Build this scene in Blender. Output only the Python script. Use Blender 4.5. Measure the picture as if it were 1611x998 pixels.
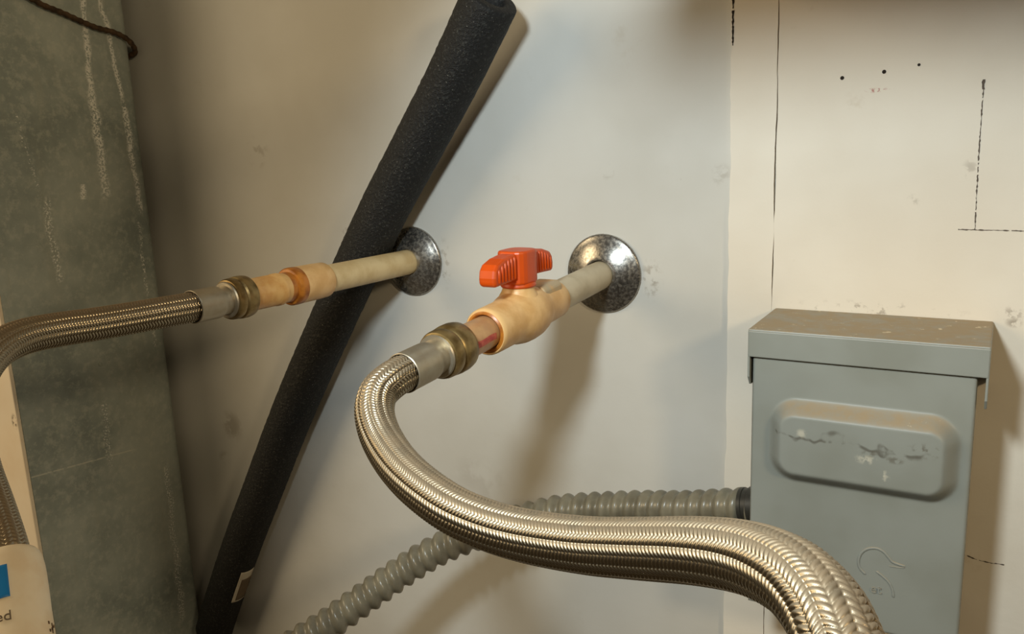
import bpy, bmesh, math, random
import numpy as np
from mathutils import Vector, Matrix

for o in list(bpy.data.objects):
    bpy.data.objects.remove(o)
scene = bpy.context.scene
COL = scene.collection
random.seed(7)
rng = np.random.default_rng(7)

# ------------------------------------------------------------------ camera
cam_d = bpy.data.cameras.new('camera')
cam = bpy.data.objects.new('camera', cam_d)
COL.objects.link(cam)
cam_d.sensor_fit = 'HORIZONTAL'
cam_d.sensor_width = 36.0
cam_d.lens = 36.0 * 1308.93 / 1611.0
cam_d.clip_start = 0.01
RIGHT = Vector((0.86230475, 0.5048821, -0.0390458))
DOWN = Vector((0.06869833, -0.19302793, -0.97878535))
FWD = Vector((-0.50170814, 0.84132888, -0.20113346))
m = Matrix.Identity(4)
for i in range(3):
    m[i][0] = RIGHT[i]; m[i][1] = -DOWN[i]; m[i][2] = -FWD[i]
m[0][3], m[1][3], m[2][3] = 0.0, -0.6, 0.0
cam.matrix_world = m
scene.camera = cam

# ------------------------------------------------------------------ world, lamps, exposure
world = bpy.data.worlds.new('world')
scene.world = world
world.use_nodes = True
bgn = world.node_tree.nodes['Background']
bgn.inputs[0].default_value = (1.0, 0.80, 0.55, 1)
bgn.inputs[1].default_value = 0.08

def add_light(name, kind, loc, target, energy, color, **kw):
    d = bpy.data.lights.new(name, kind)
    d.energy = energy; d.color = color
    for k, v in kw.items():
        setattr(d, k, v)
    o = bpy.data.objects.new(name, d)
    COL.objects.link(o)
    o.location = loc
    o.rotation_euler = (Vector(target) - Vector(loc)).to_track_quat('-Z', 'Y').to_euler()
    return o

add_light('hand_lamp', 'SPOT', (-0.15, -0.60, 0.17), (-0.10, 0.0, -0.17), 12.0, (0.88, 0.98, 1.0), shadow_soft_size=0.035,
          spot_size=math.radians(82), spot_blend=0.5)
add_light('right_lamp', 'POINT', (0.80, -0.85, 0.36), (0, 0, 0), 17.0, (1.0, 0.77, 0.46), shadow_soft_size=0.08)
add_light('left_lamp', 'POINT', (-1.35, -1.05, 0.42), (0, 0, 0), 36.0, (1.0, 0.78, 0.48), shadow_soft_size=0.38)

scene.view_settings.view_transform = 'Standard'
scene.view_settings.look = 'None'
scene.view_settings.gamma = 1.0
scene.view_settings.exposure = 0.0
scene.view_settings.use_curve_mapping = False

# ------------------------------------------------------------------ material helpers
def srgb(r, g, b):
    def c(v):
        v /= 255.0
        return v / 12.92 if v <= 0.04045 else ((v + 0.055) / 1.055) ** 2.4
    return (c(r), c(g), c(b), 1.0)

class NT:
    def __init__(self, name):
        self.mat = bpy.data.materials.new(name)
        self.mat.use_nodes = True
        self.t = self.mat.node_tree
        self.bsdf = self.t.nodes['Principled BSDF']
        self._pos = None
    def n(self, typ, **kw):
        nd = self.t.nodes.new(typ)
        for k, v in kw.items():
            setattr(nd, k, v)
        return nd
    def link(self, a, b):
        self.t.links.new(a, b)
    def put(self, sock, v):
        if isinstance(v, bpy.types.NodeSocket):
            self.link(v, sock)
        else:
            sock.default_value = v
    def pos(self):
        if self._pos is None:
            self._pos = self.n('ShaderNodeNewGeometry').outputs['Position']
        return self._pos
    def objco(self):
        return self.n('ShaderNodeTexCoord').outputs['Object']
    def sep(self, v):
        s = self.n('ShaderNodeSeparateXYZ'); self.link(v, s.inputs[0]); return s.outputs
    def math(self, op, a, b=0.0, c=None, clamp=False):
        x = self.n('ShaderNodeMath', operation=op); x.use_clamp = clamp
        self.put(x.inputs[0], a); self.put(x.inputs[1], b)
        if c is not None:
            self.put(x.inputs[2], c)
        return x.outputs[0]
    def noise(self, scale, detail=3.0, rough=0.55, vec=None, dist=0.0):
        x = self.n('ShaderNodeTexNoise')
        x.inputs['Scale'].default_value = scale
        x.inputs['Detail'].default_value = detail
        x.inputs['Roughness'].default_value = rough
        x.inputs['Distortion'].default_value = dist
        self.link(vec if vec is not None else self.pos(), x.inputs['Vector'])
        return x.outputs[0]
    def scaled(self, vec, s):
        x = self.n('ShaderNodeVectorMath', operation='MULTIPLY')
        self.put(x.inputs[0], vec); x.inputs[1].default_value = s
        return x.outputs[0]
    def ramp(self, v, a, b):      # smooth 0..1 from a to b
        x = self.n('ShaderNodeMapRange', interpolation_type='SMOOTHSTEP')
        self.put(x.inputs[0], v)
        x.inputs[1].default_value = a; x.inputs[2].default_value = b
        return x.outputs[0]
    def mix(self, fac, a, b):
        x = self.n('ShaderNodeMix', data_type='RGBA')
        self.put(x.inputs[0], fac); self.put(x.inputs[6], a); self.put(x.inputs[7], b)
        return x.outputs[2]
    def bump(self, h, strength=0.3, dist=0.001):
        x = self.n('ShaderNodeBump')
        x.inputs['Strength'].default_value = strength
        x.inputs['Distance'].default_value = dist
        self.put(x.inputs['Height'], h)
        self.link(x.outputs[0], self.bsdf.inputs['Normal'])
    def base(self, v): self.put(self.bsdf.inputs['Base Color'], v)
    def rough(self, v): self.put(self.bsdf.inputs['Roughness'], v)
    def metal(self, v): self.put(self.bsdf.inputs['Metallic'], v)
    # irregular stain of a given size about a world point
    def stain(self, c, r, nscale=60.0, th=0.5):
        d = self.n('ShaderNodeVectorMath', operation='SUBTRACT')
        self.link(self.pos(), d.inputs[0]); d.inputs[1].default_value = c
        e = self.n('ShaderNodeVectorMath', operation='MULTIPLY')
        self.link(d.outputs[0], e.inputs[0]); e.inputs[1].default_value = tuple(1.0 / q for q in r)
        l = self.n('ShaderNodeVectorMath', operation='LENGTH')
        self.link(e.outputs[0], l.inputs[0])
        f = self.ramp(l.outputs['Value'], 1.0, 0.2)
        nz = self.ramp(self.noise(nscale, 4.0, 0.6), th, th + 0.12)
        return self.math('MULTIPLY', f, nz)
    # streak running along z on a sheet: (y,z) of both ends, half width
    def streak(self, y0, z0, y1, z1, w, nscale=400.0, th=0.5):
        k = 0.809 / 0.785
        y0, y1, z0, z1 = -0.6 + (y0 + 0.6) * k, -0.6 + (y1 + 0.6) * k, z0 * k, z1 * k
        s = self.sep(self.pos())
        t = self.math('DIVIDE', self.math('SUBTRACT', s[2], z0), z1 - z0)
        wob = self.math('MULTIPLY', self.math('SUBTRACT', self.noise(35.0, 2.0), 0.5), 0.012)
        yy = self.math('ADD', self.math('MULTIPLY_ADD', t, y1 - y0, y0), wob)
        u = self.math('ABSOLUTE', self.math('SUBTRACT', s[1], yy))
        a = self.ramp(u, w, w * 0.2)
        b = self.math('MULTIPLY', self.ramp(t, -0.03, 0.06), self.ramp(t, 1.03, 0.92))
        nz = self.ramp(self.noise(nscale, 3.0, 0.7), th, th + 0.1)
        return self.math('MULTIPLY', self.math('MULTIPLY', a, b), nz)

MAT = {}
def simple(name, col, rough=0.6, metal=0.0, var=0.10, vscale=60.0, bump=0.0, bscale=400.0, col2=None):
    t = NT(name)
    c = srgb(*col)
    c2 = srgb(*col2) if col2 else tuple(q * (1 - var) for q in c[:3]) + (1,)
    t.base(t.mix(t.ramp(t.noise(vscale, 4.0), 0.35, 0.68), c, c2))
    t.rough(rough); t.metal(metal)
    if bump:
        t.bump(t.noise(bscale, 3.0), bump, 0.001)
    MAT[name] = t.mat
    return t

# painted drywall, pale grey (left sheet)
t = NT('grey_drywall')
c = t.mix(t.ramp(t.noise(5.0, 4.0), 0.35, 0.7), srgb(203, 202, 196), srgb(192, 190, 182))
c = t.mix(t.math('MULTIPLY', t.ramp(t.noise(22.0, 5.0, 0.65), 0.62, 0.78), 0.25), c, srgb(160, 145, 120))
for (p, r, ns, th, k) in [((-0.727, 0, -0.293), (0.022, .05, 0.022), 45, .44, .75), ((-0.745, 0, -0.335), (0.012, .05, 0.012), 60, .42, .6),
                          ((-0.178, 0, -0.026), (0.012, .05, 0.010), 90, .48, .45), ((-0.206, 0, -0.030), (0.006, .05, 0.003), 140, .48, .5),
                          ((-0.267, 0, -0.022), (0.008, .05, 0.008), 120, .5, .6), ((-0.645, 0, 0.004), (0.02, .05, 0.02), 90, .52, .5),
                          ((-0.537, 0, -0.0765), (0.012, .05, 0.012), 120, .5, .5), ((-0.232, 0, -0.105), (0.012, .05, 0.02), 160, .5, .8),
                          ((-0.425, 0, -0.10), (0.008, .05, 0.03), 160, .5, .7), ((-0.40, 0, -0.30), (0.04, .05, 0.03), 25, .45, .3)]:
    c = t.mix(t.math('MULTIPLY', t.stain(p, r, ns, th), k * 0.55), c, srgb(110, 92, 66))
t.base(c); t.rough(0.75)
t.bump(t.noise(90.0, 4.0), 0.10, 0.002)
MAT['grey_drywall'] = t.mat

# painted drywall, cream (right sheet)
t = NT('cream_drywall')
c = t.mix(t.ramp(t.noise(6.0, 4.0), 0.35, 0.7), srgb(228, 221, 207), srgb(218, 209, 193))
c = t.mix(t.math('MULTIPLY', t.ramp(t.noise(30.0, 5.0, 0.65), 0.64, 0.8), 0.3), c, srgb(170, 145, 110))
for (p, r, ns, th, k) in [((0.0098, 0, -0.1205), (0.006, .05, 0.004), 200, .4, .9), ((-0.052, 0, -0.045), (0.006, .05, 0.006), 150, .5, .5),
                          ((-0.02, 0, -0.025), (0.006, .05, 0.008), 150, .5, .5), ((0.008, 0, -0.115), (0.01, .05, 0.006), 220, .48, .7),
                          ((-0.07, 0, -0.118), (0.07, .05, 0.008), 160, .56, .8), ((-0.15, 0, 0.145), (0.05, .05, 0.012), 50, .45, .7)]:
    c = t.mix(t.math('MULTIPLY', t.stain(p, r, ns, th), k * 0.6), c, srgb(100, 80, 58))
c = t.mix(t.math('MULTIPLY', t.stain((-0.076, 0, 0.026), (0.009, .05, 0.002), 500, .5), 0.8), c, srgb(170, 90, 80))
t.base(c); t.rough(0.75)
t.bump(t.noise(110.0, 4.0), 0.12, 0.002)
MAT['cream_drywall'] = t.mat

simple('dark_gap', (38, 30, 22), 0.9)
simple('pencil', (98, 86, 74), 0.8, var=0.3, vscale=600)
simple('concrete', (92, 86, 78), 0.85, vscale=8, bump=0.3, bscale=60)
simple('shelf_wood', (150, 112, 70), 0.7, vscale=14)

# galvanised sheet
t = NT('galvanized_steel')
c = t.mix(t.ramp(t.noise(12.0, 5.0, 0.6), 0.3, 0.72), srgb(184, 192, 184), srgb(138, 148, 143))
c = t.mix(t.math('MULTIPLY', t.ramp(t.noise(130.0, 3.0, 0.7), 0.45, 0.7), 0.45), c, srgb(205, 208, 196))
vs = t.scaled(t.pos(), (1.0, 1.0, 0.12))
c = t.mix(t.math('MULTIPLY', t.ramp(t.noise(60.0, 4.0, 0.6, vs), 0.55, 0.75), 0.35), c, srgb(170, 172, 158))
for (a, b, cc, d, w, th) in [(-.0734, .16, -.079, .065, .0045, .42), (-.079, .07, -.0769, -.037, .007, .44), (-.055, .16, -.0451, .06, .004, .42),
                             (-.0451, .06, -.0400, -.055, .005, .44), (-.044, -.06, -.046, -.20, .003, .52), (-.1395, -.03, -.1376, -.1123, .005, .5),
                             (-.155, .05, -.145, -.03, .004, .56), (-.049, -.33, -.0538, -.52, .006, .50), (-.10, -.02, -.102, -.035, .004, .42),
                             (-.112, -.24, -.112, -.31, .006, .53)]:
    c = t.mix(t.math('MULTIPLY', t.streak(a, b, cc, d, w, 500.0, th), 0.95), c, srgb(250, 250, 242))
s = t.sep(t.pos())   # long pale scratch across the lower sheet
u = t.math('ABSOLUTE', t.math('SUBTRACT', s[2], t.math('MULTIPLY_ADD', t.math('ADD', s[1], 0.1793), -0.0865, -0.3004)))
lm = t.math('MULTIPLY', t.ramp(u, 0.0012, 0.0003), t.math('MULTIPLY', t.ramp(s[1], -0.062, -0.075), t.ramp(t.noise(200.0), 0.35, 0.5)))
c = t.mix(t.math('MULTIPLY', lm, 0.75), c, srgb(215, 215, 200))
t.base(c); t.metal(0.25)
t.rough(t.math('MULTIPLY_ADD', t.noise(25.0), 0.25, 0.42))
t.bump(t.noise(160.0, 3.0), 0.12, 0.001)
MAT['galvanized_steel'] = t.mat

t = NT('cream_enamel')
c = t.mix(t.ramp(t.noise(18.0), 0.4, 0.7), srgb(250, 236, 212), srgb(244, 226, 198))
c = t.mix(t.math('MULTIPLY', t.stain((-0.811, -0.184, -0.242), (0.006, .05, .010), 150, .45), .9), c, srgb(95, 78, 60))
t.base(c); t.rough(0.5)
MAT['cream_enamel'] = t.mat
simple('rusty_wire', (92, 70, 46), 0.7, 0.2, col2=(58, 42, 26), vscale=150, bump=0.5, bscale=600)
# black closed-cell foam
t = NT('black_foam')
c = t.mix(t.ramp(t.noise(420.0, 2.0, 0.7), 0.52, 0.72), srgb(13, 13, 12), srgb(50, 50, 46))
c = t.mix(t.math('MULTIPLY', t.ramp(t.noise(900.0, 1.0), 0.72, 0.78), 0.7), c, srgb(150, 148, 138))
t.base(c); t.rough(0.75)
t.bump(t.noise(420.0, 2.0, 0.7), 0.9, 0.0015)
MAT['black_foam'] = t.mat
simple('foam_bore', (6, 6, 6), 0.95)
simple('sticker_paper', (205, 195, 175), 0.6)
simple('sticker_print', (105, 88, 66), 0.6)

# dirty chrome
t = NT('dirty_chrome')
k = t.ramp(t.noise(420.0, 4.0, 0.6), 0.35, 0.8)
k2 = t.ramp(t.noise(45.0, 3.0), 0.35, 0.65)
t.base(t.mix(t.math('MULTIPLY', k, 0.7), t.mix(k2, srgb(172, 170, 166), srgb(138, 135, 130)), srgb(150, 138, 118)))
t.metal(t.math('MULTIPLY_ADD', k, -0.30, 0.95))
t.rough(t.math('MULTIPLY_ADD', k, 0.20, 0.20))
t.bump(t.noise(260.0, 3.0), 0.15, 0.0006)
MAT['dirty_chrome'] = t.mat

simple('grey_cpvc', (196, 184, 158), 0.5, col2=(172, 158, 130), vscale=45)
simple('aged_cpvc', (212, 190, 144), 0.45, col2=(196, 170, 122), vscale=60)
simple('tan_cpvc', (224, 184, 126), 0.42, col2=(205, 160, 100), vscale=70)
simple('dusty_cpvc', (176, 160, 130), 0.6, col2=(206, 166, 112), vscale=90)
simple('primer_stain', (186, 116, 40), 0.35, col2=(140, 78, 22), vscale=120)
simple('adapter_tube', (216, 172, 108), 0.3, 0.05, col2=(200, 148, 84), vscale=90)
simple('dull_copper', (182, 138, 96), 0.35, 0.2, col2=(196, 154, 106), vscale=110)
simple('red_print', (170, 62, 58), 0.5, col2=(196, 100, 80), vscale=300)
simple('bronze', (150, 128, 84), 0.38, 0.75, col2=(112, 90, 52), vscale=120, bump=0.1)
simple('steel_collar', (172, 162, 142), 0.40, 0.75, col2=(164, 152, 130), vscale=140, bump=0.05)
simple('orange_plastic', (204, 74, 4), 0.40, var=0.12, vscale=40)

t = NT('braided_steel')
up = t.sep(t.n('ShaderNodeNewGeometry').outputs['Normal'])[2]
dust = t.math('MULTIPLY', t.ramp(up, 0.25, 0.95), t.math('MULTIPLY_ADD', t.ramp(t.noise(140.0, 4.0, 0.65), 0.3, 0.62), 0.35, 0.6))
t.base(t.mix(t.math('MULTIPLY', dust, 0.8), srgb(158, 147, 126), srgb(128, 107, 80)))
t.metal(t.math('MULTIPLY_ADD', dust, -0.65, 1.0))
t.rough(t.math('MULTIPLY_ADD', dust, 0.36, 0.27))
MAT['braided_steel'] = t.mat

simple('conduit_plastic', (126, 120, 102), 0.30, col2=(108, 102, 86), vscale=60)
simple('dark_fitting', (58, 56, 50), 0.4, 0.3)
# grey enamel with dust lying on what faces up
t = NT('grey_enamel')
up = t.sep(t.n('ShaderNodeNewGeometry').outputs['Normal'])[2]
dust = t.math('MULTIPLY', t.ramp(up, 0.25, 0.9), t.math('MULTIPLY_ADD', t.ramp(t.noise(70.0, 5.0, 0.65), 0.35, 0.6), 0.45, 0.55))
c = t.mix(t.ramp(t.noise(16.0, 3.0), 0.35, 0.7), srgb(143, 147, 141), srgb(134, 137, 129))
c = t.mix(dust, c, srgb(158, 140, 112))
fl = t.math('MULTIPLY', t.ramp(up, 0.6, 0.95), t.ramp(t.noise(130.0, 4.0, 0.7), 0.63, 0.72))
c = t.mix(fl, c, srgb(222, 208, 176))
s = t.sep(t.pos())
zc = t.math('MULTIPLY_ADD', t.noise(26.0, 3.0, 0.6), 0.034, -0.2020)      # tide line of grime on the raised panel
u = t.math('ABSOLUTE', t.math('SUBTRACT', s[2], zc))
tide = t.math('MULTIPLY', t.ramp(u, 0.0016, 0.0002), t.math('MULTIPLY', t.ramp(s[1], -0.0795, -0.0815), t.ramp(t.noise(90.0), 0.42, 0.55)))
c = t.mix(t.math('MULTIPLY', tide, 0.6), c, srgb(64, 55, 40))
for (p, r, th) in [((-.06, -.085, -.19), (.006, .05, .003), .42), ((-.046, -.085, -.192), (.007, .05, .003), .42), ((-.03, -.085, -.184), (.012, .05, .006), .5)]:
    c = t.mix(t.math('MULTIPLY', t.stain(p, r, 260, th), .55), c, srgb(80, 70, 52))
for (p, r, th) in [((-.062, -.085, -.194), (.008, .05, .004), .45), ((-.1, -.085, -.183), (.004, .05, .004), .42), ((-.053, -.085, -.203), (.006, .05, .006), .55)]:
    c = t.mix(t.math('MULTIPLY', t.stain(p, r, 240, th), .6), c, srgb(205, 200, 182))
t.base(c)
t.rough(t.math('MULTIPLY_ADD', dust, 0.4, 0.42))
t.bump(t.noise(300.0, 3.0), 0.06, 0.001)
MAT['grey_enamel'] = t.mat

t = NT('stained_sleeve')
c = t.mix(t.ramp(t.noise(60.0), 0.4, 0.7), srgb(252, 240, 216), srgb(244, 226, 196))
c = t.mix(t.math('MULTIPLY', t.ramp(t.noise(150.0, 5.0, .7), 0.66, 0.76), 0.4), c, srgb(140, 105, 70))
t.base(c); t.rough(0.55)
MAT['stained_sleeve'] = t.mat
simple('blue_label', (20, 130, 210), 0.45, var=0.05)
simple('white_label', (236, 226, 200), 0.5, var=0.04)
simple('grey_ink', (120, 108, 92), 0.6)
simple('grime', (70, 55, 42), 0.9, col2=(120, 95, 70), vscale=300)

# ------------------------------------------------------------------ mesh helpers
def link(o, parent=None):
    COL.objects.link(o)
    if parent is not None:
        o.parent = parent
    return o

def mesh_obj(name, verts, faces, mat, parent=None, smooth=True, origin=None, uv=None):
    off = Vector(origin) if origin is not None else (parent_loc(parent) if parent else Vector((0, 0, 0)))
    v = np.asarray(verts, dtype=np.float64) - np.array(off)
    me = bpy.data.meshes.new(name)
    me.from_pydata(v.tolist(), [], [list(f) for f in faces])
    me.update()
    if smooth:
        me.polygons.foreach_set('use_smooth', [True] * len(me.polygons))
    if mat:
        me.materials.append(MAT[mat])
    o = bpy.data.objects.new(name, me)
    link(o, parent)
    if parent is None and origin is not None:
        o.location = origin
    return o

def parent_loc(p):
    l = Vector(p.location)
    while p.parent is not None:
        p = p.parent
        l += Vector(p.location)
    return l

def thing(name, label, cat, loc, group=None):
    o = bpy.data.objects.new(name, None)
    o.empty_display_size = 0.02
    COL.objects.link(o)
    o.location = loc
    tag(o, label, cat, group)
    return o

def tag(o, label, cat, group=None, kind=None):
    o['label'] = label; o['category'] = cat
    if group: o['group'] = group
    if kind: o['kind'] = kind
    return o

def structure(o, label=None, cat=None):
    o['kind'] = 'structure'
    if label: o['label'] = label
    if cat: o['category'] = cat
    return o

def sharp(o, deg=35):
    me = o.data
    me.set_sharp_from_angle(angle=math.radians(deg))
    return o

def bevel(o, w, seg=2):
    b = o.modifiers.new('bevel', 'BEVEL'); b.width = w; b.segments = seg; b.limit_method = 'ANGLE'
    b.angle_limit = math.radians(40)
    b.harden_normals = False
    return o

def box_vf(x0, x1, y0, y1, z0, z1):
    v = [(x0, y0, z0), (x1, y0, z0), (x1, y1, z0), (x0, y1, z0), (x0, y0, z1), (x1, y0, z1), (x1, y1, z1), (x0, y1, z1)]
    f = [(0, 3, 2, 1), (4, 5, 6, 7), (0, 1, 5, 4), (1, 2, 6, 5), (2, 3, 7, 6), (3, 0, 4, 7)]
    return v, f

def catmull(pts, step):
    P = np.asarray(pts, dtype=float)
    P = np.vstack([2 * P[0] - P[1], P, 2 * P[-1] - P[-2]])
    out = []
    for i in range(1, len(P) - 2):
        p0, p1, p2, p3 = P[i - 1], P[i], P[i + 1], P[i + 2]
        for tt in np.linspace(0, 1, 40, endpoint=False):
            out.append(0.5 * ((2 * p1) + (-p0 + p2) * tt + (2 * p0 - 5 * p1 + 4 * p2 - p3) * tt ** 2 + (-p0 + 3 * p1 - 3 * p2 + p3) * tt ** 3))
    out.append(P[-2])
    out = np.array(out)
    for _ in range(30):           # ease the small wobbles of the control points
        out[1:-1] = 0.25 * out[:-2] + 0.5 * out[1:-1] + 0.25 * out[2:]
    s = np.concatenate([[0], np.cumsum(np.linalg.norm(np.diff(out, axis=0), axis=1))])
    n = max(3, int(s[-1] / step) + 1)
    u = np.linspace(0, s[-1], n)
    return np.stack([np.interp(u, s, out[:, k]) for k in range(3)], 1), u

def frames(C):
    T = np.gradient(C, axis=0)
    T /= np.linalg.norm(T, axis=1)[:, None]
    N = np.zeros_like(T)
    a = np.array([0, 0, 1.0]) if abs(T[0][2]) < 0.9 else np.array([1.0, 0, 0])
    n = np.cross(T[0], a); n /= np.linalg.norm(n)
    N[0] = n
    for i in range(1, len(C)):
        n = N[i - 1] - T[i] * np.dot(N[i - 1], T[i])
        N[i] = n / np.linalg.norm(n)
    return T, N, np.cross(T, N)

def grid_faces(nu, nv, wrap=True):
    f = []
    for i in range(nu - 1):
        a = i * nv; b = a + nv
        for j in range(nv if wrap else nv - 1):
            k = (j + 1) % nv
            f.append((a + j, a + k, b + k, b + j))
    return f

def sweep(C, R):              # R: (n, nv) radii
    T, N, B = frames(C)
    nv = R.shape[1]
    th = np.linspace(0, 2 * np.pi, nv, endpoint=False)
    V = C[:, None, :] + R[:, :, None] * (np.cos(th)[None, :, None] * N[:, None, :] + np.sin(th)[None, :, None] * B[:, None, :])
    return V.reshape(-1, 3)

def grid_obj(name, V, nu, nv, mat, parent=None, wrap=True):
    """fast mesh for big grids"""
    off = np.array(parent_loc(parent)) if parent else np.zeros(3)
    V = (V - off).astype(np.float32)
    i = np.arange(nu - 1)[:, None]; j = np.arange(nv if wrap else nv - 1)[None, :]
    k = (j + 1) % nv
    q = np.stack([i * nv + j, i * nv + k, (i + 1) * nv + k, (i + 1) * nv + j], -1).reshape(-1, 4).astype(np.int32)
    me = bpy.data.meshes.new(name)
    me.vertices.add(len(V)); me.vertices.foreach_set('co', V.ravel())
    me.loops.add(q.size); me.loops.foreach_set('vertex_index', q.ravel())
    me.polygons.add(len(q))
    me.polygons.foreach_set('loop_start', np.arange(0, q.size, 4, dtype=np.int32))
    me.polygons.foreach_set('loop_total', np.full(len(q), 4, dtype=np.int32))
    me.update(calc_edges=True)
    me.validate()
    me.polygons.foreach_set('use_smooth', [True] * len(me.polygons))
    me.materials.append(MAT[mat])
    o = bpy.data.objects.new(name, me)
    return link(o, parent)

def lathe(name, base, axis, prof, mat, parent=None, nv=48, closed=False, sharp_deg=40):
    """prof: list of (along, radius) from base along axis"""
    A = Vector(axis).normalized()
    h = Vector((0, 0, 1)) if abs(A.z) < 0.9 else Vector((1, 0, 0))
    U = A.cross(h).normalized(); W = A.cross(U)
    base = Vector(base)
    V = []
    for (s, r) in prof:
        for j in range(nv):
            a = 2 * math.pi * j / nv
            V.append(base + A * s + U * (r * math.cos(a)) + W * (r * math.sin(a)))
    F = grid_faces(len(prof), nv)
    if closed:
        F = F + [tuple(reversed(range(nv))), tuple(range((len(prof) - 1) * nv, len(prof) * nv))]
    o = mesh_obj(name, [tuple(v) for v in V], F, mat, parent)
    return sharp(o, sharp_deg)

# ------------------------------------------------------------------ setting
def wavy_sheet(name, x0, x1, y_front, y_back, z0, z1, mat, parent=None, amp0=0.0, amp1=0.0, n=160, seed=1):
    r = np.random.default_rng(seed)
    zs = np.linspace(z0, z1, n)
    def edge(x, amp):
        k = r.normal(size=n)
        k = np.convolve(k, np.ones(5) / 5, 'same') * amp
        return x + k
    e0, e1 = edge(x0, amp0), edge(x1, amp1)
    V, F = [], []
    for i in range(n):
        V += [(e0[i], y_front, zs[i]), (e1[i], y_front, zs[i]), (e0[i], y_back, zs[i]), (e1[i], y_back, zs[i])]
    for i in range(n - 1):
        a, b = 4 * i, 4 * i + 4
        F += [(a, a + 1, b + 1, b), (a + 1, a + 3, b + 3, b + 1), (a + 2, a, b, b + 2), (a + 3, a + 2, b + 2, b + 3)]
    F += [(0, 2, 3, 1), (4 * n - 4, 4 * n - 3, 4 * n - 1, 4 * n - 2)]
    return mesh_obj(name, V, F, mat, parent, smooth=False)

FLOOR = -1.10
v, f = box_vf(-1.9, 1.6, 0.0, 0.10, FLOOR, 1.5)
structure(mesh_obj('wall_back', v, f, 'grey_drywall', smooth=False), 'pale grey scuffed drywall sheet behind the water pipes', 'wall')
wr = structure(wavy_sheet('wall_right', -0.1386, 1.6, -0.0045, -0.0001, FLOOR, 1.5, 'cream_drywall', None, 0.0007, 0, 420, 3),
               'cream painted drywall sheet behind the grey metal box', 'wall')
wavy_sheet('drywall_strip', -0.1705, -0.1391, -0.0045, -0.0001, FLOOR, 1.5, 'cream_drywall', wr, 0.0010, 0.0005, 420, 4)
v, f = box_vf(-1.9, 1.6, -2.6, 0.10, FLOOR - 0.06, FLOOR)
structure(mesh_obj('floor', v, f, 'concrete', smooth=False), 'bare concrete floor', 'floor')

# dark torn gap at the top of the joint
r0 = random.Random(5)
def ragged(name, pts, w, y, mat, parent, jit=0.4, n=40, broken=0.0):
    """thin mark following a polyline on the wall (x,z), slightly proud"""
    P, _ = catmull([(p[0], y, p[1]) for p in pts], 0.0012)
    V, F = [], []
    for i, p in enumerate(P):
        tdir = P[min(i + 1, len(P) - 1)] - P[max(i - 1, 0)]
        nrm = np.array([-tdir[2], 0, tdir[0]]); nrm /= np.linalg.norm(nrm)
        ww = w * (1 + jit * r0.uniform(-1, 1)); sh = nrm * w * jit * r0.uniform(-0.6, 0.6)
        V += [tuple(p + nrm * ww + sh), tuple(p - nrm * ww + sh)]
    for i in range(len(P) - 1):
        if r0.random() >= broken:
            F.append((2 * i, 2 * i + 1, 2 * i + 3, 2 * i + 2))
    return mesh_obj(name, V, F, mat, parent, smooth=False)
YM = -0.0047
ragged('torn_edge', [(-0.1700, 0.160), (-0.1696, 0.10), (-0.1694, 0.062)], 0.0006, YM, 'dark_gap', wr, 0.6, broken=0.05)
ragged('pencil_line', [(-0.0162, 0.0284), (-0.0160, -0.02), (-0.0152, -0.0625)], 0.00028, YM, 'pencil', wr, 0.9, broken=0.04)
ragged('pencil_line', [(-0.0162, 0.0284), (-0.0162, 0.0225)], 0.0008, YM - .0001, 'pencil', wr, 0.5)
ragged('pencil_line', [(-0.0245, -0.0626), (0.0, -0.0628), (0.03, -0.0634)], 0.00030, YM, 'pencil', wr, 0.6, broken=0.02)
ragged('hairline_crack', [(-0.0068, -0.2815), (-0.001, -0.2835), (0.006, -0.2842), (0.0159, -0.2838)], 0.00030, YM, 'pencil', wr, 0.9, broken=0.06)
for (x, z, r) in [(-0.0973, 0.0351, .0011), (-0.0722, 0.0371, .0011), (-0.0523, 0.0398, .0008)]:
    lathe('nail_hole', (x, -0.0044, z), (0, -1, 0), [(0, r * 1.2), (0.0004, r), (0.0003, r * .5), (0.0002, 0.00001)], 'dark_gap', wr, 14)

# wooden shelf added out of view to throw a shadow on the upper wall
sh = thing('added_shelf', 'plain wooden shelf added out of view above the grey box to shade the wall', 'shelf', (0.3, -0.17, 0.118))
v, f = box_vf(-0.190, 0.9, -0.36, -0.005, 0.118, 0.136)
bevel(mesh_obj('added_shelf_board', v, f, 'shelf_wood', sh, smooth=False), 0.002)
for xx in (0.20, 0.8):
    v, f = box_vf(xx, xx + 0.03, -0.30, -0.005, 0.088, 0.118)
    bevel(mesh_obj('bracket', v, f, 'shelf_wood', sh, smooth=False), 0.002)

# ------------------------------------------------------------------ galvanised duct
duct = thing('sheet_metal_duct', 'tall galvanized steel duct with white streaks and a cream front', 'duct', (-1.0, -0.11, FLOOR))
def duct_sheet(name, xr, yb, yf, z0, z1, rad, thick_off=0.0):
    # outline (x,y): left-back -> right-back rounded -> right-front
    pts = [(-1.25, yb)]
    for k in range(9):
        a = math.pi / 2 - k / 8 * math.pi / 2
        pts.append((xr - rad + rad * math.cos(a), yb - rad + rad * math.sin(a)))
    pts += [(xr, yf), (-1.25, yf)]
    n = len(pts)
    V = [(x, y, z0) for x, y in pts] + [(x, y, z1) for x, y in pts]
    F = [(i, i + n, (i + 1) % n + n, (i + 1) % n) for i in range(n)] + [tuple(range(n)), tuple(reversed(range(n, 2 * n)))]
    o = mesh_obj(name, V, F, 'galvanized_steel', duct)
    return sharp(o, 30)
duct_sheet('lower_sheet', -0.8060, -0.0096, -0.1819, FLOOR, -0.1930, 0.0114)
duct_sheet('upper_sheet', -0.8054, -0.0090, -0.1825, -0.1975, 1.4, 0.012)
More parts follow.
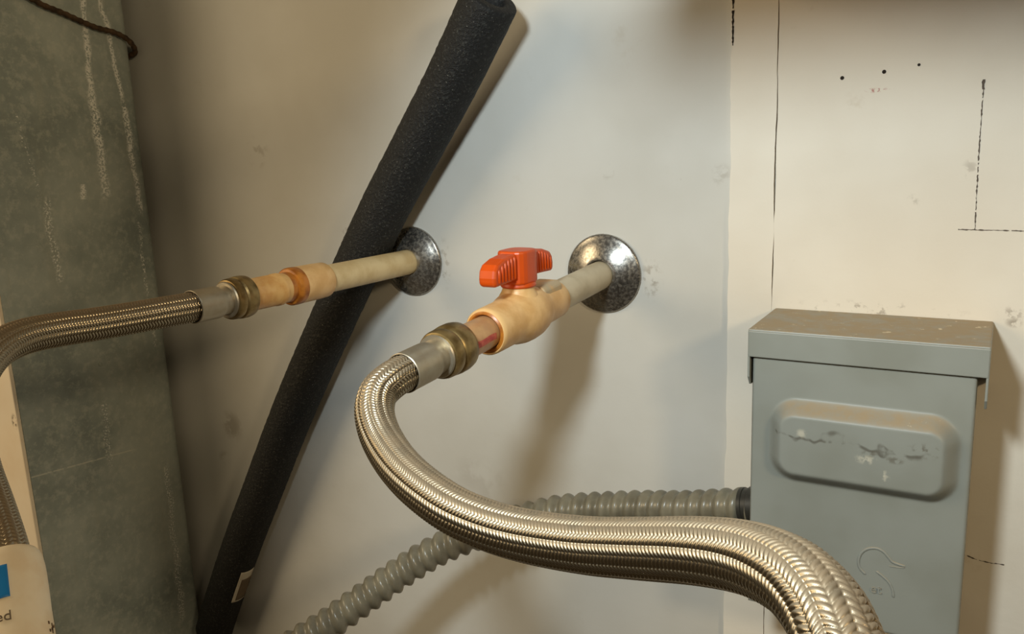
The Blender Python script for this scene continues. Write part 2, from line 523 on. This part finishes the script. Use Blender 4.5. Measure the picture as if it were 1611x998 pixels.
v, f = box_vf(-1.25, -0.8057, -0.1860, -0.1820, FLOOR, 1.4)
o = mesh_obj('front_panel', v, f, 'cream_enamel', duct, smooth=False); bevel(o, 0.0012)
o['label'] = 'cream painted front panel'
lathe('screw', (-0.8060, -0.0939, -0.2070), (1, 0, 0), [(0, .0022), (.0008, .0021), (.0012, .0013), (.0006, .0008), (.0006, .00001)], 'galvanized_steel', duct, 14)
for (y, z) in [(-0.033, -0.243)]:
    lathe('screw', (-0.8060, y, z), (1, 0, 0), [(0, .0018), (.0008, .0016), (.0010, .00001)], 'galvanized_steel', duct, 12)

wp = [(-0.792, -0.199, 0.186), (-0.798, -0.155, 0.168), (-0.8000, -0.1200, 0.1555), (-0.8005, -0.1028, 0.1484), (-0.8010, -0.0846, 0.1436), (-0.8010, -0.0530, 0.1337),
      (-0.8005, -0.0325, 0.1305), (-0.8000, -0.0190, 0.1255), (-0.8010, -0.0110, 0.119), (-0.8070, -0.0052, 0.113), (-0.820, -0.0044, 0.110)]
C, u = catmull(wp, 0.0015)
R = np.full((len(C), 10), 0.0027) * (1 + 0.12 * np.sin(u * 900)[:, None])
o = grid_obj('tie_wire', sweep(C, R), len(C), 10, 'rusty_wire')
tag(o, 'thin rusty brown wire tied around the galvanized duct', 'wire')

# ------------------------------------------------------------------ foam pipe insulation
FOAM = [(-0.3341, -0.0520, 0.1060), (-0.3605, -0.0450, 0.0747), (-0.3894, -0.0380, 0.0416), (-0.4275, -0.0330, -0.0035), (-0.4650, -0.0300, -0.0497), (-0.5064, -0.0280, -0.1076),
        (-0.5501, -0.0260, -0.1710), (-0.6048, -0.0250, -0.2547), (-0.6651, -0.0240, -0.3554), (-0.7071, -0.0240, -0.4276), (-0.7510, -0.0240, -0.5094), (-0.7680, -0.0240, -0.5430)]
foam = thing('foam_pipe_insulation', 'long black foam pipe insulation tube leaning against the wall', 'pipe insulation', FOAM[-1])
C, u = catmull(FOAM, 0.003)
nv = 40
R = 0.0212 + rng.normal(0, 0.00012, (len(C), nv))
Vt = sweep(C, R)
# add the end faces and the bore
T, N, B = frames(C)
th = np.linspace(0, 2 * np.pi, nv, endpoint=False)
ring = lambda c, i, r: c + r * (np.cos(th)[:, None] * N[i] + np.sin(th)[:, None] * B[i])
rings = [ring(C[0] + T[0] * 0.03, 0, 0.0108), ring(C[0] - T[0] * 0.0002, 0, 0.0112), ring(C[0] - T[0] * 0.0012, 0, 0.0122), ring(C[0] - T[0] * 0.0012, 0, 0.0200)]
V = np.vstack(rings + [Vt] + [ring(C[-1], -1, 0.011)])
grid_obj('foam_tube', V, len(C) + 5, nv, 'black_foam', foam)
grid_obj('bore', np.vstack([ring(C[0] + T[0] * 0.0295, 0, 0.0112), ring(C[0] + T[0] * 0.03, 0, 0.00002)]), 2, nv, 'foam_bore', foam)
def tube_patch(name, C, i0, i1, a0, a1, r, mat, parent, na=14):
    T, N, B = frames(C)
    V = []
    for i in range(i0, i1):
        for a in np.linspace(a0, a1, na):
            V.append(C[i] + r * (math.cos(a) * N[i] + math.sin(a) * B[i]))
    o = grid_obj(name, np.array(V), i1 - i0, na, mat, parent, wrap=False)
    s = o.modifiers.new('thick', 'SOLIDIFY'); s.thickness = 0.0003; s.offset = 0
    return o
def angle_towards(C, i, d):
    T, N, B = frames(C)
    d = Vector(d).normalized()
    return math.atan2(np.dot(B[i], d), np.dot(N[i], d))
tocam = lambda p: Vector((0.0, -0.6, 0.0)) - Vector(p)
k0 = int(np.argmin(np.abs(C[:, 2] + 0.440))); k1 = int(np.argmin(np.abs(C[:, 2] + 0.484)))
a = angle_towards(C, k0, (0.75, -0.32, 0.0))
SD = 1.0 if math.sin(angle_towards(C, k0, (0.9, 0.1, -0.4)) - a) > 0 else -1.0
st = tube_patch('paper_sticker', C, k0, k1, a - 0.05 * SD, a + 0.75 * SD, 0.0217, 'sticker_paper', foam)
st['label'] = 'torn white paper sticker'
tube_patch('sticker_print', C, k0 + 4, k1 - 1, a + 0.12 * SD, a + 0.75 * SD, 0.0221, 'sticker_print', st)

# ------------------------------------------------------------------ wall flanges
def flange(c, label):
    # dome of spun metal with a rolled rim
    prof = [(0.0, .0312), (.0012, .0315), (.0024, .0312), (.0030, .0304), (.0034, .0292), (.0052, .0262), (.0072, .0220), (.0088, .0180), (.0098, .0148), (.0104, .0128), (.0104, .0118), (.0096, .0114), (.006, .0113)]
    o = lathe('pipe_flange', c, (0, -1, 0), [(0.0003 + s, r) for s, r in prof], 'dirty_chrome', None, 72, sharp_deg=60)
    tag(o, label, 'flange')
    return o
flange((-0.2707, 0, -0.1017), 'round chrome wall flange behind the orange handled valve')
flange((-0.4591, 0, -0.0985), 'round chrome wall flange touching the black foam tube')

# ------------------------------------------------------------------ left pipe
LB = Vector((-0.4591, 0.0, -0.0985)); LA = Vector((0, -0.241, 0.0024)).normalized()
lp = thing('water_pipe', 'tan plastic water pipe with coupling crossing the black foam tube', 'pipe', LB)
lathe('pipe_stub', LB, LA, [(0.0, .0111), (0.03, .0111), (.07, .0111), (.125, .0111)], 'aged_cpvc', lp)
lathe('coupling', LB, LA, [(.117, .0112), (.1175, .0133), (.1185, .0138), (.128, .0141), (.150, .0142), (.1535, .0140), (.1545, .0132), (.1545, .0114)], 'tan_cpvc', lp)
lathe('primer_ring', LB, LA, [(.1475, .01425), (.148, .0143), (.151, .0144), (.1540, .0143), (.1555, .0134), (.1558, .0116), (.162, .0112)], 'primer_stain', lp)
lathe('adapter', LB, LA, [(.150, .0112), (.1655, .0113), (.166, .0121), (.1695, .0121), (.170, .0117), (.190, .0116), (.1965, .0116), (.1965, .008)], 'adapter_tube', lp)

# ------------------------------------------------------------------ right pipe, valve
RB = Vector((-0.2707, 0.0, -0.1017)); RA = Vector((0, -0.229, -0.0129)).normalized()
rp = thing('water_pipe', 'grey tan plastic water pipe stub feeding the orange handled valve', 'pipe', RB)
lathe('pipe_stub', RB, RA, [(0.0, .0111), (0.03, .0111), (.07, .0111), (.100, .0111)], 'grey_cpvc', rp)

bv = thing('ball_valve', 'tan plastic ball valve with bright orange lever handle', 'valve', RB + RA * 0.137)
lathe('valve_body', RB, RA, [(.0870, .0113), (.0872, .0130), (.0885, .0137), (.100, .0140), (.112, .0143), (.1165, .0152), (.1210, .0168), (.1270, .0180), (.1340, .0184), (.1410, .0181), (.1470, .0170),
                             (.1510, .0158), (.1545, .0152), (.1760, .0150), (.1785, .0148), (.1795, .0140), (.1795, .0116), (.170, .0110)], 'tan_cpvc', bv, 56)
sc = RB + RA * 0.1365
up = Vector((0, 0, 1))
lathe('stem_collar', sc, up, [(.008, .0132), (.0140, .0128), (.0165, .0112), (.0185, .0106), (.0225, .0105), (.0228, .006)], 'tan_cpvc', bv, 40)
# squared dusty shoulder of the rear socket
def extrude_xy(name, pts, base, ax, ay, az, h0, h1, mat, parent, bev=0.0):
    n = len(pts)
    base = Vector(base); ax, ay, az = Vector(ax), Vector(ay), Vector(az)
    V = [tuple(base + ax * p[0] + ay * p[1] + az * h0) for p in pts] + [tuple(base + ax * p[0] + ay * p[1] + az * h1) for p in pts]
    F = [tuple(reversed(range(n))), tuple(range(n, 2 * n))] + [(i, (i + 1) % n, (i + 1) % n + n, i + n) for i in range(n)]
    o = mesh_obj(name, V, F, mat, parent, smooth=False)
    bm = bmesh.new(); bm.from_mesh(o.data); bmesh.ops.recalc_face_normals(bm, faces=bm.faces); bm.to_mesh(o.data); bm.free()
    if bev: bevel(o, bev, 3)
    return o
Wv = RA.cross(Vector((1, 0, 0))).normalized()
if Wv.z < 0: Wv = -Wv
o = extrude_xy('shoulder', [(-.0105, .0), (.0105, .0), (.0105, .0128), (.0075, .0155), (-.0075, .0155), (-.0105, .0128)], RB, (1, 0, 0), Wv, RA, .0935, .1190, 'dusty_cpvc', bv, .0015)
lathe('cement_ring', RB, RA, [(.178, .0106), (.1802, .0113), (.1806, .0119), (.1798, .0128), (.1795, .0134)], 'primer_stain', bv, 48)
# lever
hc = sc + up * 0.0345
hd = thing_base = None
def handle(parent, c):
    # hub: rounded block, wings: ribbed plates along the pipe axis
    hx, hy, hz = Vector((1, 0, 0)), Vector((0, 1, 0)), up
    hub = []
    for k in range(28):
        a = 2 * math.pi * k / 28
        ca, sa = math.cos(a), math.sin(a)
        rr = 1.0 / ((abs(ca) ** 3.2 + abs(sa) ** 3.2) ** (1 / 3.2))
        hub.append((.0108 * rr * ca, .0122 * rr * sa))
    o = extrude_xy('handle', hub, c, hx, hy, hz, -.0125, .0092, 'orange_plastic', parent, .0016)
    o['label'] = 'bright orange lever handle'
    # wings, side outline in (y,z)
    for sgn in (-1, 1):
        pts = [(.008, .0080), (.016, .0078), (.026, .0066), (.0345, .0040), (.0376, .0006), (.0386, -.0040), (.0384, -.0088), (.0360, -.0098), (.022, -.0092), (.008, -.0090)]
        pts = [(sgn * p[0], p[1]) for p in pts]
        w = extrude_xy('wing', pts, c, hy, hz, hx, -.0062, .0062, 'orange_plastic', o, .0022)
        for q in range(6):
            yy = sgn * (.0145 + q * .0038)
            ztop = [.0066, .0062, .0055, .0044, .0030, .0008][q]
            for sx in (-1, 1):
                lathe('rib', Vector(c) + Vector((sx * .0061, yy, -.0078)), up, [(0, .0004), (.0008, .0011), (.0078 + ztop - .001, .0011), (.0078 + ztop, .0004)], 'orange_plastic', o, 8, closed=True)
    lathe('hub_skirt', Vector(c) + up * -.0150, up, [(0, .0112), (.0010, .0118), (.0032, .0114), (.0036, .006)], 'orange_plastic', o, 32)
    return o
handle(bv, hc)
# tube between valve and hose nut
o = lathe('adapter_tube', RB, RA, [(.160, .0105), (.175, .0105), (.205, .0105), (.220, .0105), (.220, .007)], 'dull_copper', rp)
T_ = RA; U_ = Vector((1, 0, 0)).cross(T_).normalized()
if U_.z < 0: U_ = -U_
V, n1, n2 = [], 8, 8
for i in range(n1):
    for j in range(n2):
        aa = math.radians(-12 + 22 * j / (n2 - 1)) + 0.15 * math.sin(i)*0.2
        V.append(RB + RA * (.183 + .0235 * i / (n1 - 1)) + (Vector((1, 0, 0)) * math.cos(aa) + U_ * math.sin(aa)) * .01065)
o = grid_obj('red_print', np.array([tuple(p) for p in V]), n1, n2, 'red_print', rp, wrap=False)
o['label'] = 'faded red print on the tube'

# ------------------------------------------------------------------ braided hoses
def braid(name, C, u, r, parent, n=18, pitch=0.0019, nv=198):
    th = np.linspace(0, 2 * np.pi, nv, endpoint=False)
    TH = th[None, :] * n / (2 * np.pi); S = (u / pitch)[:, None]
    a = TH + S; b = TH - S
    fa = a - np.floor(a); fb = b - np.floor(b)
    w = (2 * TH) % 4.0                      # which family floats on top
    onA = w < 2.0
    fl = np.where(onA, w, w - 2.0) / 2.0
    fr = np.where(onA, fa, fb)
    crown = np.sin(np.pi * fl) ** 0.7
    strand = 1.0 - np.abs(2 * fr - 1.0) ** 3.0
    R = r - 0.00090 + 0.00042 * crown + 0.00060 * strand
    return grid_obj(name, sweep(C, R), len(C), nv, 'braided_steel', parent)

HR = [(-0.2707, -0.2555, -0.1162), (-0.2714, -0.2700, -0.1177), (-0.2722, -0.2815, -0.1226), (-0.2668, -0.2915, -0.1305), (-0.2527, -0.3026, -0.1390), (-0.2259, -0.3199, -0.1443), (-0.1956, -0.3335, -0.1476), (-0.1729, -0.3393, -0.1488),
      (-0.1496, -0.3440, -0.1472), (-0.1210, -0.3527, -0.1405), (-0.0978, -0.3619, -0.1322), (-0.0721, -0.3748, -0.1213), (-0.0541, -0.3862, -0.1142), (-0.0402, -0.3994, -0.1097), (-0.0310, -0.4105, -0.1097),
      (-0.0254, -0.4197, -0.1125), (-0.0205, -0.4280, -0.1190), (-0.0160, -0.4340, -0.135), (-0.013, -0.437, -0.17), (-0.012, -0.438, -0.23)]
hr = thing('braided_hose', 'thick braided steel hose curving from the orange handled valve past the grey box', 'hose', HR[-1])
C, u = catmull(HR, 0.00025)
braid('braid', C, u, 0.0101, hr)
def hose_end(parent, B_, A_, s0, k, end):
    # nut in two tiers, washer edge, then the steel collar; k shortens the nut
    N_ = [(0, .0108), (.0002, .0128), (.0018, .0146), (.0050, .0151), (.0100, .0151), (.0128, .0148), (.0138, .0139), (.0142, .0136), (.0148, .0141), (.0160, .0145), (.0205, .0143), (.0225, .0136), (.0230, .0122), (.0230, .0100)]
    lathe('nut', B_, A_, [(s0 + a_ * k, r_) for a_, r_ in N_], 'bronze', parent, 56)
    e = s0 + .0230 * k
    lathe('washer', B_, A_, [(e - .0005, .0100), (e - .0002, .0124), (e + .0008, .0128), (e + .0016, .0122), (e + .0018, .0100)], 'steel_collar', parent, 56)
    lathe('collar', B_, A_, [(e + .0005, .0100), (e + .0015, .0104), (e + .0040, .0098), (e + .0068, .0100), (e + .0090, .0109), (e + .0110, .0111), (end - .002, .0111), (end - .0004, .0112), (end, .0107), (end - .003, .0100)],
          'steel_collar', parent, 56)
hose_end(hr, RB, RA, .2075, 1.0, .2625)

HL = [(-0.4595, -0.2300, -0.0963), (-0.4601, -0.2420, -0.0963), (-0.4626, -0.2629, -0.0960), (-0.4665, -0.2842, -0.0960), (-0.4695, -0.3068, -0.0955), (-0.4705, -0.3302, -0.0942), (-0.4680, -0.3516, -0.0940), (-0.4620, -0.3700, -0.0980), (-0.4525, -0.3852, -0.1081),
      (-0.4380, -0.3973, -0.1229), (-0.4181, -0.4072, -0.1395), (-0.3952, -0.4150, -0.1547), (-0.3770, -0.4214, -0.1668), (-0.366, -0.426, -0.176)]
SL = [(-0.3745, -0.4225, -0.1700), (-0.3660, -0.4268, -0.1778), (-0.3471, -0.4372, -0.1933), (-0.3284, -0.4473, -0.2077), (-0.300, -0.462, -0.232)]
hl = thing('braided_hose', 'braided steel hose running from the coupled tan pipe past the galvanized duct', 'hose', HL[-1])
C, u = catmull(HL, 0.00030)
braid('braid', C, u, 0.0101, hl, nv=180)
hose_end(hl, LB, LA, .1955, 0.78, .2430)

# ------------------------------------------------------------------ sleeve at the lower left
C, u = catmull(SL, 0.0012)
sl = thing('pipe_sleeve', 'cream plastic sleeve with blue label around the end of the braided hose', 'sleeve', SL[-1])
R0 = 0.0150 - 0.0040 * np.exp(-u / 0.0030)
R0[0] = 0.0100
R0[1] = 0.0104
R = np.repeat(R0[:, None], 48, 1)
Cc = C.copy()
grid_obj('sleeve_tube', sweep(Cc, R), len(C), 48, 'stained_sleeve', sl)

# ------------------------------------------------------------------ corrugated conduit
CO = [(-0.1330, -0.0500, -0.2530), (-0.1477, -0.0490, -0.2560), (-0.1876, -0.0448, -0.2672), (-0.2290, -0.0418, -0.2760), (-0.2795, -0.0503, -0.2846), (-0.3046, -0.0573, -0.2911), (-0.3329, -0.0705, -0.3006), (-0.3556, -0.0835, -0.3086),
      (-0.3770, -0.0986, -0.3182), (-0.3982, -0.1146, -0.3323), (-0.4173, -0.1332, -0.3474), (-0.4419, -0.1609, -0.3673), (-0.4592, -0.1801, -0.3793), (-0.4806, -0.2086, -0.3956), (-0.505, -0.238, -0.44), (-0.52, -0.255, -0.52)]
co = thing('flexible_conduit', 'grey corrugated flexible conduit running into the grey metal box', 'conduit', CO[-1])
C, u = catmull(CO, 0.0009)
nv = 40
th = np.linspace(0, 2 * np.pi, nv, endpoint=False)
ph = (u / 0.0108)[:, None] + th[None, :] / (2 * np.pi)
cor = (0.5 + 0.5 * np.cos(2 * np.pi * ph)) ** 0.7
R = 0.0100 + 0.0034 * cor
grid_obj('corrugated_sheath', sweep(C, R), len(C), nv, 'conduit_plastic', co)
T, N, B = frames(C)
lathe('connector', tuple(C[0]), tuple(T[0]), [(-.001, .0125), (-.0008, .0135), (.006, .0137), (.0065, .0128), (.0095, .0128), (.010, .0133), (.0125, .0133), (.013, .0115)], 'dark_fitting', co, 40)

# ------------------------------------------------------------------ grey metal box
YB = -0.0045
bx = thing('disconnect_box', 'dusty grey metal electrical box with raised front panel and hinged lid', 'electrical box', (-0.07, YB, -0.312))
v, f = box_vf(-0.1332, -0.0072, -0.0728, YB, -0.3115, -0.1225)
o = mesh_obj('body', v, f, 'grey_enamel', bx, smooth=False); bevel(o, 0.0012)
# front cover with the drawn panel
nx, nz = 150, 200
xs = np.linspace(-0.1338, -0.0064, nx); zs = np.linspace(-0.3125, -0.1290, nz)
X, Z = np.meshgrid(xs, zs)
def rrect(X, Z, cx, cz, hx, hz, r):
    qx = np.abs(X - cx) - hx + r; qz = np.abs(Z - cz) - hz + r
    return np.minimum(np.maximum(qx, qz), 0) + np.sqrt(np.maximum(qx, 0) ** 2 + np.maximum(qz, 0) ** 2) - r
sd = rrect(X, Z, -0.0668, -0.1915, 0.0545, 0.0275, 0.017)
tt = np.clip((-sd + 0.001) / 0.0105, 0, 1)
bump = 0.0105 * (tt * tt * (3 - 2 * tt))
sdo = rrect(X, Z, -0.0701, -0.22075, 0.0637, 0.0918, 0.002)
edge = np.clip((0.0016 + sdo) / 0.0016, 0, 1) ** 2 * 0.0016
# raised rounded lettering ridge marks
def ridge(pts, w, h):
    P, _ = catmull([(p[0], 0, p[1]) for p in pts], 0.0004)
    d = np.full(X.shape, 9.0)
    for p in P:
        d = np.minimum(d, (X - p[0]) ** 2 + (Z - p[2]) ** 2)
    return h * np.exp(-d / (w * w))
Yc = -0.0750 - bump + edge
V = np.stack([X, Yc, Z], -1).reshape(-1, 3)
cover = grid_obj('cover', V, nz, nx, 'grey_enamel', bx, wrap=False)
so = cover.modifiers.new('thick', 'SOLIDIFY'); so.thickness = 0.0016; so.offset = -1
cover['label'] = 'front cover with raised rounded panel'
def emboss(name, pts, r, parent):
    P, _ = catmull([(p[0], -0.0751, p[1]) for p in pts], 0.0008)
    R = np.full((len(P), 10), r)
    R[0] *= .3; R[-1] *= .3
    V = sweep(P, R)
    V[:, 1] = -0.0751 + (V[:, 1] + 0.0751) * 0.6
    return grid_obj(name, V, len(P), 10, 'grey_enamel', parent)
e = emboss('embossed_mark', [(-0.0600, -0.2745), (-0.0635, -0.2710), (-0.0646, -0.2660), (-0.0632, -0.2605), (-0.0595, -0.2567), (-0.0545, -0.2553), (-0.0505, -0.2567), (-0.0475, -0.2597), (-0.0450, -0.2623), (-0.0415, -0.2632), (-0.0377, -0.2637)], .00085, cover)
emboss('embossed_mark', [(-0.0541, -0.2707), (-0.0503, -0.2732), (-0.0465, -0.2765), (-0.0441, -0.2812), (-0.0433, -0.2862)], .00080, cover)
emboss('embossed_mark', [(-0.0377, -0.2645), (-0.0410, -0.2652), (-0.0470, -0.2655)], .0004, cover)

# lid: top sheet, front lip, side flaps
lid_pts = [(-.1362, YB), (-.0010, YB), (-.0010, -.0775), (-.1362, -.0775)]
v, f = box_vf(-.1362, -.0010, -.0778, YB, -.1222, -.1203)
lid = mesh_obj('lid', v, f, 'grey_enamel', bx, smooth=False); bevel(lid, 0.0009)
lid['label'] = 'overhanging lid with dusty top'
v, f = box_vf(-.1360, -.0012, -.0780, -.0766, -.1385, -.1215)
bevel(mesh_obj('front_lip', v, f, 'grey_enamel', lid, smooth=False), 0.0006)
for xx in (-.1362, -.0024):
    o = extrude_xy('side_flap', [(YB, -.1215), (-.0776, -.1215), (-.0776, -.1520), (-.0730, -.1580), (-.045, -.160), (YB, -.160)], (xx, 0, 0), (0, 1, 0), (0, 0, 1), (1, 0, 0), 0, .0014, 'grey_enamel', lid, .0004)

# ------------------------------------------------------------------ flat print
def text_mesh(name, body, size, mat, parent, origin, ex, ey, depth=0.0002):
    cu = bpy.data.curves.new(name + '_curve', 'FONT')
    cu.body = body; cu.size = size; cu.extrude = depth
    tmp = bpy.data.objects.new(name + '_tmp', cu)
    COL.objects.link(tmp)
    dg = bpy.context.evaluated_depsgraph_get()
    me = bpy.data.meshes.new_from_object(tmp.evaluated_get(dg))
    bpy.data.objects.remove(tmp); bpy.data.curves.remove(cu)
    ex, ey = Vector(ex).normalized(), Vector(ey).normalized()
    ez = ex.cross(ey).normalized(); ey = ez.cross(ex)
    off = Vector(origin) - parent_loc(parent)
    for v_ in me.vertices:
        c_ = v_.co.copy()
        v_.co = off + ex * c_.x + ey * c_.y + ez * c_.z
    me.materials.clear(); me.materials.append(MAT[mat])
    me.name = name
    o = bpy.data.objects.new(name, me)
    return link(o, parent)
text_mesh('embossed_letters', 'et', 0.0085, 'grey_enamel', cover, (-0.0570, -0.0751, -0.2858), (1, 0, 0.05), (-0.05, 0, 1), 0.0006)

# blue label and small print on the sleeve
C, u = catmull(SL, 0.0012)
i0 = int(np.argmin(np.abs(u - 0.0135))); i1 = int(np.argmin(np.abs(u - 0.0305)))
ac = angle_towards(C, i0, tocam(C[i0]))
ar = angle_towards(C, i0, Vector((0.86, 0.5, 0)) + Vector((0, 0, 0.0)))
sg = 1.0 if math.sin(ar - ac) > 0 else -1.0
tube_patch('blue_label', C, i0, i1, ac - sg * 0.9, ac + sg * 0.02, 0.01525, 'blue_label', sl)
T, N, B = frames(C)
i2 = int(np.argmin(np.abs(u - 0.0400)))
aa = ac + sg * 0.02
nrm = Vector(math.cos(aa) * N[i2] + math.sin(aa) * B[i2])
axis = Vector(T[i2]).normalized()
ex = axis.cross(nrm).normalized()
if ex.dot(RIGHT) < 0: ex = -ex
text_mesh('printed_letters', 'ed', 0.0062, 'grey_ink', sl, Vector(C[i2]) + nrm * 0.01515 - ex * 0.0062, ex, -axis, 0.0002)
i3 = int(np.argmin(np.abs(u - 0.040))); i4 = int(np.argmin(np.abs(u - 0.075)))
for q in range(22):
    ii = i3 + int((i4 - i3) * random.random())
    aq = ac + sg * random.uniform(.98, 1.35)
    tube_patch('grime', C, ii, ii + 2, aq, aq + sg * random.uniform(.03, .09), 0.01513, 'grime', sl, 3)
